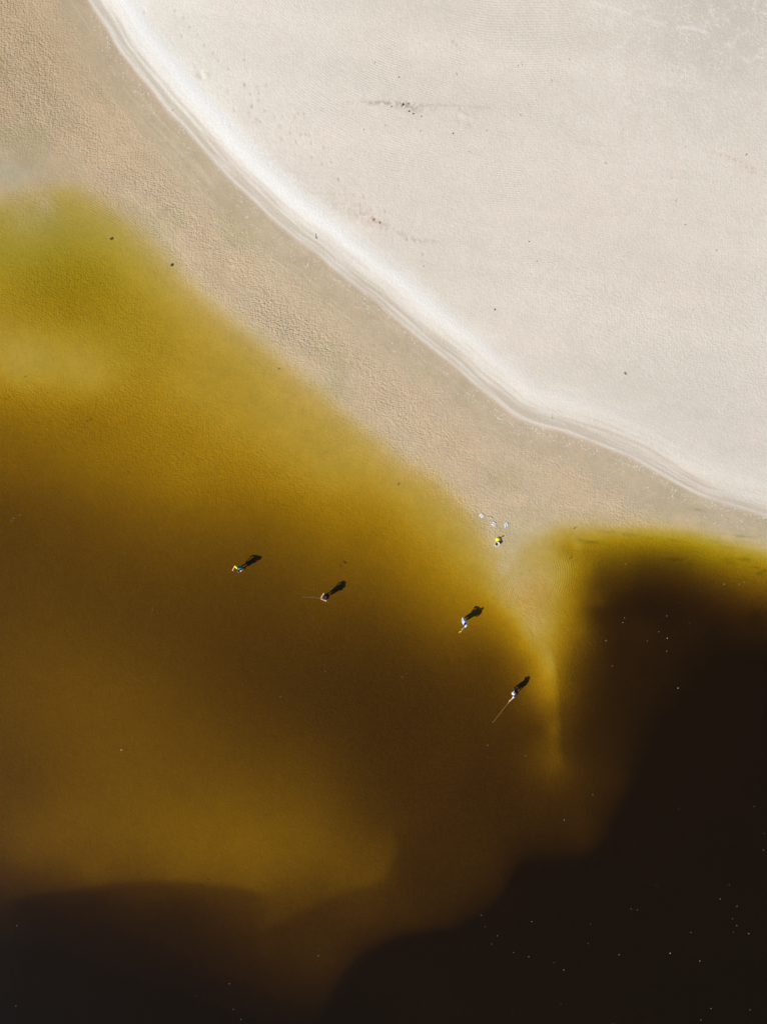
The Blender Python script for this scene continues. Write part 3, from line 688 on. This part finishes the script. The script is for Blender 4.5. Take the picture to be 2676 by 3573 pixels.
for fx, fy, ang, k, label in (
        (1676.6, 1796.5, 38, 0, 'white sandal, upper one of the pair farthest left on the rippled sand'),
        (1682.0, 1802.0, 42, 0, 'white sandal, lower one of the pair farthest left on the rippled sand'),
        (1703.5, 1807.0, -38, 1, 'sand covered pinkish sandal, left one of the dull pair in the middle'),
        (1712.5, 1806.5, -35, 1, 'sand covered pinkish sandal, right one of the dull pair in the middle'),
        (1723.5, 1825.5, -36, 0, 'white sandal, upper one of the bright pair above the yellow bag'),
        (1719.8, 1831.5, -34, 0, 'white sandal, lower one of the bright pair above the yellow bag'),
        (1762.3, 1833.5, 86, 2, 'bluish white sandal, left one of the pair farthest right'),
        (1768.4, 1829.0, 106, 2, 'bluish white sandal, right one of the pair farthest right')):
    x, y = gp(fx, fy)
    o = empty('sandal', (x, y, max(ground_z(x, y), 0.0)+0.010), math.radians(ang))
    tag(o, label, 'sandal', 'sandals left on the rippled sand')
    a, b = SM[k]; s1 = link_mesh('sole', a, None, o, smooth=False); s2 = link_mesh('strap', b, None, o)
    o.scale = (1.0, 1.1, 1.0)

def lathe(bm, prof, n=32):
    rings = [[bm.verts.new((r*math.cos(2*math.pi*k/n), r*math.sin(2*math.pi*k/n), z)) for k in range(n)] for r, z in prof]
    for a, b in zip(rings[:-1], rings[1:]):
        for k in range(n): bm.faces.new((a[k], a[(k+1) % n], b[(k+1) % n], b[k]))
    return rings
M_WHITE = principled('white_plastic', (0.80, 0.81, 0.78), 0.45, 0.4, 0.03, 20)
M_YEL = principled('yellow_plastic', (0.88, 0.80, 0.02), 0.5, 0.4, 0.06, 12)
M_YELP = principled('pale_yellow_plastic', (0.86, 0.70, 0.36), 0.55, 0.4, 0.06, 12)
M_SHADE_FILL = principled('shade_fill', (0.035, 0.06, 0.05), 0.15, 0.5, 0.3, 10)  # dark colour standing in for the shade inside the bucket
M_FISH = principled('small_fish', (0.45, 0.62, 0.56), 0.35, 0.5, 0.25, 30)
M_WIRE = principled('wire', (0.35, 0.35, 0.34), 0.35, 0.5, 0.05, 30, metallic=0.8)
bp_ = at(1733.5, 1898, 0.22); bz = ground_z(bp_.x, bp_.y)
o = empty('bucket', (bp_.x, bp_.y, bz), math.radians(20)); tag(o, 'round white plastic bucket, open on top, standing below the yellow bag', 'bucket')
bm = bmesh.new()
r = lathe(bm, [(.128, 0), (.162, .27), (.162, .275), (.186, .275), (.186, .30), (.155, .30), (.152, .27), (.122, .012)], 36)
bm.faces.new(r[0][::-1]); bm.faces.new(r[-1]); bmesh.ops.recalc_face_normals(bm, faces=bm.faces)
from_bm('pail', bm, M_WHITE, o)
bm = bmesh.new(); v = [bm.verts.new((.1175*math.cos(a*math.pi/14), .1175*math.sin(a*math.pi/14), .070)) for a in range(28)]; bm.faces.new(v)
v2 = [bm.verts.new((.11*math.cos(a*math.pi/14), .11*math.sin(a*math.pi/14), .014)) for a in range(28)]; bm.faces.new(v2[::-1])
for k in range(28): bm.faces.new((v[k], v2[k], v2[(k+1) % 28], v[(k+1) % 28]))
from_bm('shade_fill', bm, M_SHADE_FILL, o, smooth=False)  # dark disc added for the bucket's inner shade
for k, (x, y, a) in enumerate(((.03, .03, .5), (.045, -.02, 1.4), (-.01, .06, 2.4), (-.03, .0, .2), (.02, -.06, 1.0))):
    bm = bmesh.new(); tube(bm, [(-.05, 0, 0), (-.035, 0, 0), (0, 0, .003), (.035, 0, 0), (.05, 0, 0), (.062, 0, 0)], [.002, .010, .014, .009, .003, .010], 8)
    f_ = from_bm('fish', bm, M_FISH, o); f_.location = (x, y, .074); f_.rotation_euler = (0, 0, a)
bm = bmesh.new(); pts = [(.162*math.cos(a), .162*math.sin(a)-.0, .285-.02*math.sin(a)*-1*0-0.0) for a in [math.radians(q) for q in range(-90, 91, 15)]]
pts = [(x*1.12+.0, y, .275-.05*max(0, x/.162)) for x, y, z in pts]
tube(bm, pts, [.004]*len(pts), 6); hnd = from_bm('handle', bm, M_WIRE, o); hnd.rotation_euler = (0, 0, math.radians(-25))
bm = bmesh.new(); tube(bm, [pts[5], pts[6], pts[7]], [.014, .015, .014], 8); gr = from_bm('grip', bm, M_YEL, hnd)

bp2 = at(1736.5, 1882.5, 0.08); bz = ground_z(bp2.x, bp2.y)
o = empty('bag', (bp2.x, bp2.y, bz), 0.3); tag(o, 'bright yellow plastic bag tied at the neck, standing just above the white bucket', 'bag')
bm = bmesh.new(); rb = random.Random(3); n = 28
prof = [(.10, 0), (.165, .02), (.195, .07), (.180, .12), (.125, .165), (.05, .20), (.016, .235)]
rings = []
for i, (rr, z) in enumerate(prof):
    ring = []
    for k in range(n):
        a = 2*math.pi*k/n; q = rr*(1+.07*math.sin(3*a+1)+.05*math.sin(7*a+i)+.03*rb.uniform(-1, 1)*(i > 0))
        ring.append(bm.verts.new((q*math.cos(a)+.02*z*5, q*math.sin(a)*.93, z)))
    rings.append(ring)
for a, b in zip(rings[:-1], rings[1:]):
    for k in range(n): bm.faces.new((a[k], a[(k+1) % n], b[(k+1) % n], b[k]))
bm.faces.new(rings[0][::-1]); bm.faces.new(rings[-1]); from_bm('sack', bm, M_YEL, o)
bm = bmesh.new(); tube(bm, [(.022, 0, .225), (.024, 0, .26), (.026, 0, .30)], [.018, .013, .016], 8); from_bm('knot', bm, M_YELP, o)
bm = bmesh.new(); rings = []
for i, (rr, z) in enumerate(((.012, .29), (.045, .33), (.075, .38), (.060, .44), (.02, .49))):
    rings.append([bm.verts.new((.026+rr*math.cos(2*math.pi*k/16)*(1+.15*math.sin(k*2.3)), rr*.62*math.sin(2*math.pi*k/16), z)) for k in range(16)])
for a, b in zip(rings[:-1], rings[1:]):
    for k in range(16): bm.faces.new((a[k], a[(k+1) % 16], b[(k+1) % 16], b[k]))
bm.faces.new(rings[0][::-1]); bm.faces.new(rings[-1]); from_bm('bag_mouth', bm, M_YELP, o)

# ------------------------------------------------------------------ people
M_SKIN = principled('skin', (0.68, 0.40, 0.21), 0.55, 0.35, 0.06, 14)
M_HAIR = principled('dark_hair', (0.018, 0.013, 0.012), 0.6, 0.3, 0.3, 60)
M_EYE = principled('eye', (0.05, 0.04, 0.035), 0.2, 0.5, 0.1, 60)
_ico = bmesh.new(); bmesh.ops.create_icosphere(_ico, subdivisions=2, radius=1.0); ICO = [v.co.copy() for v in _ico.verts]; _ico.free()

def hull_into(V, F, spheres):
    bm = bmesh.new()
    for c, r in spheres:
        c = Vector(c); rr = r if isinstance(r, (tuple, list)) else (r, r, r)
        for q in ICO: bm.verts.new((c.x+q.x*rr[0], c.y+q.y*rr[1], c.z+q.z*rr[2]))
    res = bmesh.ops.convex_hull(bm, input=bm.verts)
    bmesh.ops.delete(bm, geom=[g_ for g_ in set(res['geom_interior']+res['geom_unused']) if isinstance(g_, bmesh.types.BMVert)], context='VERTS')
    bm.verts.index_update(); base = len(V)
    V.extend([v.co.copy() for v in bm.verts]); F.extend([[base+v.index for v in f.verts] for f in bm.faces]); bm.free()

def fuse(name, hulls, voxel, mat, parent, org, smooth_it=2):
    V, F = [], []
    for h_ in hulls: hull_into(V, F, h_)
    me = bpy.data.meshes.new(name); me.from_pydata([tuple(v-org) for v in V], [], F); me.update()
    o = bpy.data.objects.new(name+'_tmp', me); COL.objects.link(o)
    r = o.modifiers.new('r', 'REMESH'); r.mode = 'VOXEL'; r.voxel_size = voxel
    s = o.modifiers.new('s', 'SMOOTH'); s.iterations = smooth_it; s.factor = 0.5
    dg = bpy.context.evaluated_depsgraph_get(); dg.update()
    me2 = bpy.data.meshes.new_from_object(o.evaluated_get(dg))
    bpy.data.objects.remove(o); bpy.data.meshes.remove(me); me2.name = name
    return link_mesh(name, me2, mat, parent)

def hand_hulls(w, d, n, side, curl=0.5, spread=0.2):
    """wrist w, pointing d, palm normal n ; side=+1 puts the thumb on the left of d"""
    d = d.normalized(); n = (n-d*n.dot(d)).normalized(); l = n.cross(d)*side; out = []
    k = w+d*.085
    out.append([(w, .022), (k+l*.030, .012), (k-l*.030, .012), (w+d*.04+l*.028, .014), (w+d*.04-l*.026, .014)])
    for i, (off, ln) in enumerate(((.033, .072), (.011, .080), (-.011, .074), (-.032, .058))):
        p0 = w+d*.070+l*off; dd = (d+l*off*spread*12).normalized()
        a = curl*(.8+.1*i); d1 = dd*math.cos(a)+n*math.sin(a); p1 = k+l*off*1.05+d1*ln*.5
        a2 = curl*2.0; d2 = dd*math.cos(a2)+n*math.sin(a2); p2 = p1+d2*ln*.5
        out.append([(p0, .010), (k+l*off, .0105)]); out.append([(k+l*off, .0105), (p1, .0095)]); out.append([(p1, .0095), (p2, .0080)])
    t0 = w+d*.025+l*.022; t1 = w+d*.060+l*.062+n*.012; t2 = t1+(d*.7+l*.25+n*.35*(.5+curl)).normalized()*.036
    out.append([(t0, .014), (t1, .012)]); out.append([(t1, .012), (t2, .009)])
    return out

def person(label, zf, f, hips, neck, head, shR, elR, haR, shL, elL, haL, shirt, shorts, headgear, head_r=.0, sleeve=0.55,
           look=None, curl=(0.5, 0.5), loose=0.0, handn=None, stance=0.13, step=0.0, parts=None):
    """all joints are world points; f is the horizontal facing"""
    f = Vector((f[0], f[1], 0)).normalized(); up = Vector((0, 0, 1)); l = up.cross(f)
    base = Vector((hips.x, hips.y, zf))
    root = empty('person', base); tag(root, label, 'person', 'anglers wading in the lagoon')
    sp = (neck-hips).normalized()
    B = []
    chest = hips+(neck-hips)*.68; waist = hips+(neck-hips)*.30
    sl_ = (shL-shR).normalized()
    # trunk
    B.append([(hips+l*.075, .105), (hips-l*.075, .105), (waist+sl_*.065, .095), (waist-sl_*.065, .095)])
    B.append([(waist+sl_*.065, .095), (waist-sl_*.065, .095), (chest+sl_*.085, .110), (chest-sl_*.085, .110)])
    B.append([(chest+sl_*.085, .110), (chest-sl_*.085, .110), (shL-sl_*.03, .062), (shR+sl_*.03, .062), (neck-sp*.04, .065)])
    hd = (head-neck).normalized()
    lk = Vector(look).normalized() if look is not None else (f*0.8-up*0.5).normalized()
    hu = (up-lk*up.dot(lk)).normalized(); hl = hu.cross(lk)
    B.append([(neck-sp*.03, .062), (head-hu*.045-lk*.02, .058)])
    # skull, jaw, nose, ears
    B.append([(head+hu*.030-lk*.020, .088), (head+hu*.022+lk*.018, .080)])
    B.append([(head+hu*.01+lk*.020, .074), (head-hu*.075+lk*.052, .036), (head-hu*.060-lk*.005, .045)])
    B.append([(head+hu*.010+lk*.090, .009), (head-hu*.022+lk*.112, .013)])
    B.append([(head-hu*.052+lk*.088+hl*.014, .008), (head-hu*.052+lk*.088-hl*.014, .008)])
    for s in (-1, 1):
        B.append([(head+hl*s*.086-hu*.0-lk*.012, (.012, .012, .020)), (head+hl*s*.092+hu*.02-lk*.02, .010)])
    # arms
    for sh, e, h_, s, cu in ((shR, elR, haR, -1, curl[0]), (shL, elL, haL, 1, curl[1])):
        B.append([(sh, .056), (e, .040)]); B.append([(e, .040), (e+(h_-e)*.35, .041)]); B.append([(e+(h_-e)*.35, .041), (h_, .026)])
        nn = Vector(handn) if handn is not None else Vector((0, 0, -1))
        B += hand_hulls(h_, (h_-e), nn, s, cu)
    # legs
    feet = []
    for s in (-1, 1):
        hj = hips+l*s*.09-up*.03; an = base+l*s*stance*.8+f*s*step+up*.085; kn = (hj+an)*.5+f*.035+up*.01
        B.append([(hj, .092), (kn, .056)]); B.append([(kn, .056), (kn+(an-kn)*.35-f*.01, .058)]); B.append([(kn+(an-kn)*.35-f*.01, .058), (an, .036)])
        B.append([(an-up*.045-f*.035, .036), (an-up*.055+f*.10, .034), (an-up*.062+f*.16+l*s*.01, .024), (an, .036)])
        feet.append((hj, kn, an))
    body = fuse('body', B, .0075, M_SKIN, root, base)
    # shirt
    T = []
    g_ = .018; lz = loose
    T.append([(hips+l*.085, .115+g_+lz), (hips-l*.085, .115+g_+lz), (waist+sl_*.07+f*lz*.8, .105+g_+lz), (waist-sl_*.07+f*lz*.8, .105+g_+lz)])
    T.append([(waist+sl_*.07+f*lz*.8, .105+g_+lz), (waist-sl_*.07+f*lz*.8, .105+g_+lz), (chest+sl_*.09, .118+g_), (chest-sl_*.09, .118+g_)])
    T.append([(chest+sl_*.09, .118+g_), (chest-sl_*.09, .118+g_), (shL-sl_*.01, .072), (shR+sl_*.01, .072), (neck-sp*.05, .072)])
    SL = {}
    for nm, sh, e in (('R', shR, elR), ('L', shL, elL)):
        SL[nm] = [[(sh, .074), (sh+(e-sh)*sleeve, .064+lz*.4)]] if sleeve <= 1 else [[(sh, .074), (e, .060+lz*.3)]]
    sc = parts.get('sleeve') if parts else None
    if sc is None:
        T += SL['R']+SL['L']
    else: T += SL['L']
    fuse('shirt', T, .012, shirt, root, base, 3)
    if sc is not None:
        s_o = fuse('sleeve', [[(shR-sl_*.01, .080), (shR+(elR-shR)*max(sleeve, .8), .068)]], .012, sc, root, base, 2); s_o['label'] = parts['sleeve_label']
    P_ = [[(hips+l*.08, .128), (hips-l*.08, .128), (hips+l*.09-up*.06, .122), (hips-l*.09-up*.06, .122)]]
    for hj, kn, an in feet:
        P_.append([(hj, .115), (hj+(kn-hj)*1.0, .098)]); P_.append([(kn, .098), (kn+(an-kn)*.35, .088)])
    fuse('shorts', P_, .012, shorts, root, base, 2)
    # eyes and hair or hat
    for s in (-1, 1):
        fuse('eye', [[(head+hl*s*.032+hu*.012+lk*.082, .012)]], .004, M_EYE, root, base, 1)
    kind, mat = headgear
    if kind != 'hat':
        fuse('hair', [[(head+hu*.045-lk*.030, .090), (head+hu*.052+lk*.010, .078)], [(head+hu*.030-lk*.045, .085), (head-hu*.035-lk*.050, .060)]], .008, M_HAIR, root, base, 2)
    if kind in ('cap', 'hat'):
        c = [[(head+hu*.050-lk*.020, .097), (head+hu*.055+lk*.012, .088)]]
        if kind == 'cap': c.append([(head+hu*.030+lk*.085+hl*.04, .010), (head+hu*.030+lk*.085-hl*.04, .010), (head+hu*.022+lk*.165+hl*.025, .008), (head+hu*.022+lk*.165-hl*.025, .008)])
        else:
            ring = []
            for k in range(14):
                a = 2*math.pi*k/14; ring.append((head+hu*.030+(lk*math.cos(a)+hl*math.sin(a))*.125, .008))
            c.append(ring)
        fuse(kind, c, .008, mat, root, base, 2)
    return root

def zfoot(hp): return ground_z(hp.x, hp.y)
def J(px, py, h, zf): return at(px, py, h+zf)

# person one: bent forward, arms apart, green blue shirt with a yellow sleeve
M_TEAL = principled('teal_shirt', (0.018, 0.15, 0.16), 0.85, 0.2, 0.12, 12, bump=.01, bscale=14)
M_LIME = principled('yellow_sleeve', (0.80, 0.85, 0.03), 0.85, 0.2, 0.06, 12)
M_SHORT1 = principled('dark_shorts', (0.03, 0.03, 0.04), 0.85, 0.2, 0.1, 12)
M_CAP1 = principled('violet_cap', (0.10, 0.08, 0.15), 0.8, 0.2, 0.1, 12)
z = zfoot(at(840, 1981, .8))
person('bending person in a teal shirt with one yellow sleeve and both arms spread', z, (-.12, -1),
       J(841, 1981, .90, z), J(836.5, 1984.5, 1.34, z), J(833.5, 1993, 1.42, z),
       J(828, 1982, 1.31, z), J(820.5, 1975, 1.16, z), J(813.5, 1987.5, .98, z),
       J(843.5, 1984, 1.29, z), J(849, 1984.5, 1.02, z), J(842.5, 1991, .98, z),
       M_TEAL, M_SHORT1, ('cap', M_CAP1), sleeve=.6, look=(-.1, -.6, -.8), curl=(.6, .9), parts={'sleeve': M_LIME, 'sleeve_label': 'bright yellow sleeve'}, step=.05)
# person two: dark clothes, both arms forward on a rod
M_BLACK = principled('black_shirt', (0.012, 0.013, 0.022), 0.85, 0.2, 0.2, 12, bump=.01, bscale=14)
M_CAP2 = principled('charcoal_cap', (0.055, 0.045, 0.05), 0.8, 0.2, 0.15, 12)
z = zfoot(at(1141, 2079, .8))
person('person in black with a dark cap, bare arms bent forward holding a rod', z, (-1, -.28),
       J(1142, 2080, .92, z), J(1137, 2082.5, 1.42, z), J(1130, 2085, 1.53, z),
       J(1135, 2074.5, 1.38, z), J(1130.5, 2070, 1.14, z), J(1123, 2081.5, 1.10, z),
       J(1139.5, 2090, 1.37, z), J(1138, 2097, 1.13, z), J(1124.5, 2091.5, 1.10, z),
       M_BLACK, M_BLACK, ('cap', M_CAP2), sleeve=.35, look=(-.7, -.2, -.7), curl=(1.1, 1.1), step=.04)
M_ROD2 = principled('pale_rod', (0.30, 0.24, 0.17), 0.5, 0.4, 0.1, 12)
M_GRIP = principled('cork_grip', (0.36, 0.24, 0.13), 0.8, 0.2, 0.2, 30)
M_LINE = principled('fishing_line', (0.55, 0.52, 0.45), 0.4, 0.4, 0.02, 10)
def rod(label, a, b, r0, r1, mat, nm='fishing_rod'):
    d = (b-a); o = empty(nm, a); tag(o, label, 'fishing rod')
    L = d.length; dn = d.normalized()
    bm = bmesh.new(); n = 9; tube(bm, [dn*(L*k/n)-Vector((0, 0, .10))*(k/n)**2 for k in range(n+1)], [r0+(r1-r0)*k/n for k in range(n+1)], 8); from_bm('blank', bm, mat, o)
    bm = bmesh.new(); tube(bm, [-dn*.12, dn*.02, dn*.22], [r0*1.5, r0*1.7, r0*1.25], 8); from_bm('grip', bm, M_GRIP, o)
    bm = bmesh.new(); q = dn*.10-Vector((0, 0, .05)); tube(bm, [q-Vector((.0, .02, 0)), q+Vector((0, .02, 0))], [.026, .026], 12)
    tube(bm, [dn*.10, q], [.006, .006], 6); from_bm('reel', bm, M_SHORT1, o)
    return o
rod('thin pale fishing rod pointing left from the hands of the person in black', J(1121.5, 2087.5, 1.08, z), J(1056, 2083.5, 1.45, z), .008, .005, M_ROD2)
# person three: loose light blue shirt, one arm stretched down to the left
M_BLUE = principled('light_blue_shirt', (0.40, 0.50, 0.80), 0.85, 0.2, 0.06, 10, bump=.012, bscale=11, extra=(0.46, 0.55, 0.80))
M_SHORT3 = principled('grey_shorts', (0.05, 0.055, 0.08), 0.85, 0.2, 0.1, 12)
z = zfoot(at(1620, 2170, .8))
person('dark haired person in a loose light blue shirt reaching out one bare arm', z, (-.9, -.42),
       J(1620.5, 2170, .92, z), J(1622, 2174, 1.42, z), J(1621.5, 2177.5, 1.58, z),
       J(1618, 2166, 1.38, z), J(1614.5, 2155.5, 1.16, z), J(1612.5, 2162, .98, z),
       J(1627, 2181.5, 1.37, z), J(1623.0, 2187.0, 1.20, z), J(1615, 2193.8, 1.28, z),
       M_BLUE, M_SHORT3, ('hair', None), sleeve=.9, look=(-.5, -.7, -.5), curl=(.9, .1), loose=.045, step=-.03)
M_FLOAT = principled('yellow_float', (0.85, 0.75, 0.10), 0.4, 0.4, 0.05, 12)
o = empty('float', (*gp(1606, 2204), 0.02), 0.0); tag(o, 'small bent yellow float on the water beyond the outstretched hand', 'float')
bm = bmesh.new(); tube(bm, [(-.115, -.085, .0), (-.05, -.01, .012), (.0, .055, .015)], [.006, .034, .022], 8); from_bm('float_body', bm, M_FLOAT, o)
bm = bmesh.new(); tube(bm, [(.0, .055, .015), (.05, .03, .012), (.062, -.035, .0)], [.022, .030, .010], 8); from_bm('float_fin', bm, M_FLOAT, o)
# person four: navy clothes, white hat, long rod
M_NAVY = principled('navy_shirt', (0.022, 0.026, 0.060), 0.85, 0.2, 0.2, 12, bump=.01, bscale=14)
M_GREYSL = principled('pale_grey_sleeve', (0.50, 0.50, 0.60), 0.85, 0.2, 0.06, 12)
z = zfoot(at(1800, 2414, .8))
person('person in navy with a white hat aiming a long rod beside the spit', z, (-.93, -.36),
       J(1801, 2414, .92, z), J(1797, 2418.5, 1.42, z), J(1790.5, 2420, 1.55, z),
       J(1798.5, 2411, 1.38, z), J(1798, 2402.5, 1.14, z), J(1794, 2410, 1.12, z),
       J(1794.0, 2427, 1.37, z), J(1789.0, 2435, 1.20, z), J(1779.5, 2444.5, 1.10, z),
       M_NAVY, M_SHORT1, ('hat', M_WHITE), sleeve=1.5, look=(-.7, -.5, -.5), curl=(.8, 1.2), step=.04)
pr = [o for o in COL.objects if o.name.startswith('person') and o.parent is None][-1]
base = Vector(pr.location)
a_, b_ = J(1794.0, 2427, 1.37, z), J(1789.0, 2435, 1.20, z)
fuse('sleeve', [[(J(1798, 2402.5, 1.14, z), .062), (J(1794.6, 2408.8, 1.125, z), .052)]], .012, M_NAVY, pr, base, 2)
so = fuse('sleeve', [[(a_+(b_-a_)*.35, .076), (b_, .062)]], .012, M_GREYSL, pr, base, 2); so['label'] = 'pale grey sleeve end'
M_ROD4 = principled('brown_rod', (0.30, 0.17, 0.05), 0.5, 0.4, 0.15, 12)
rod('long brown fishing rod aimed down to the left by the person in the white hat', J(1777.5, 2446.5, 1.07, z), J(1718, 2524, .85, z), .014, .008, M_ROD4)
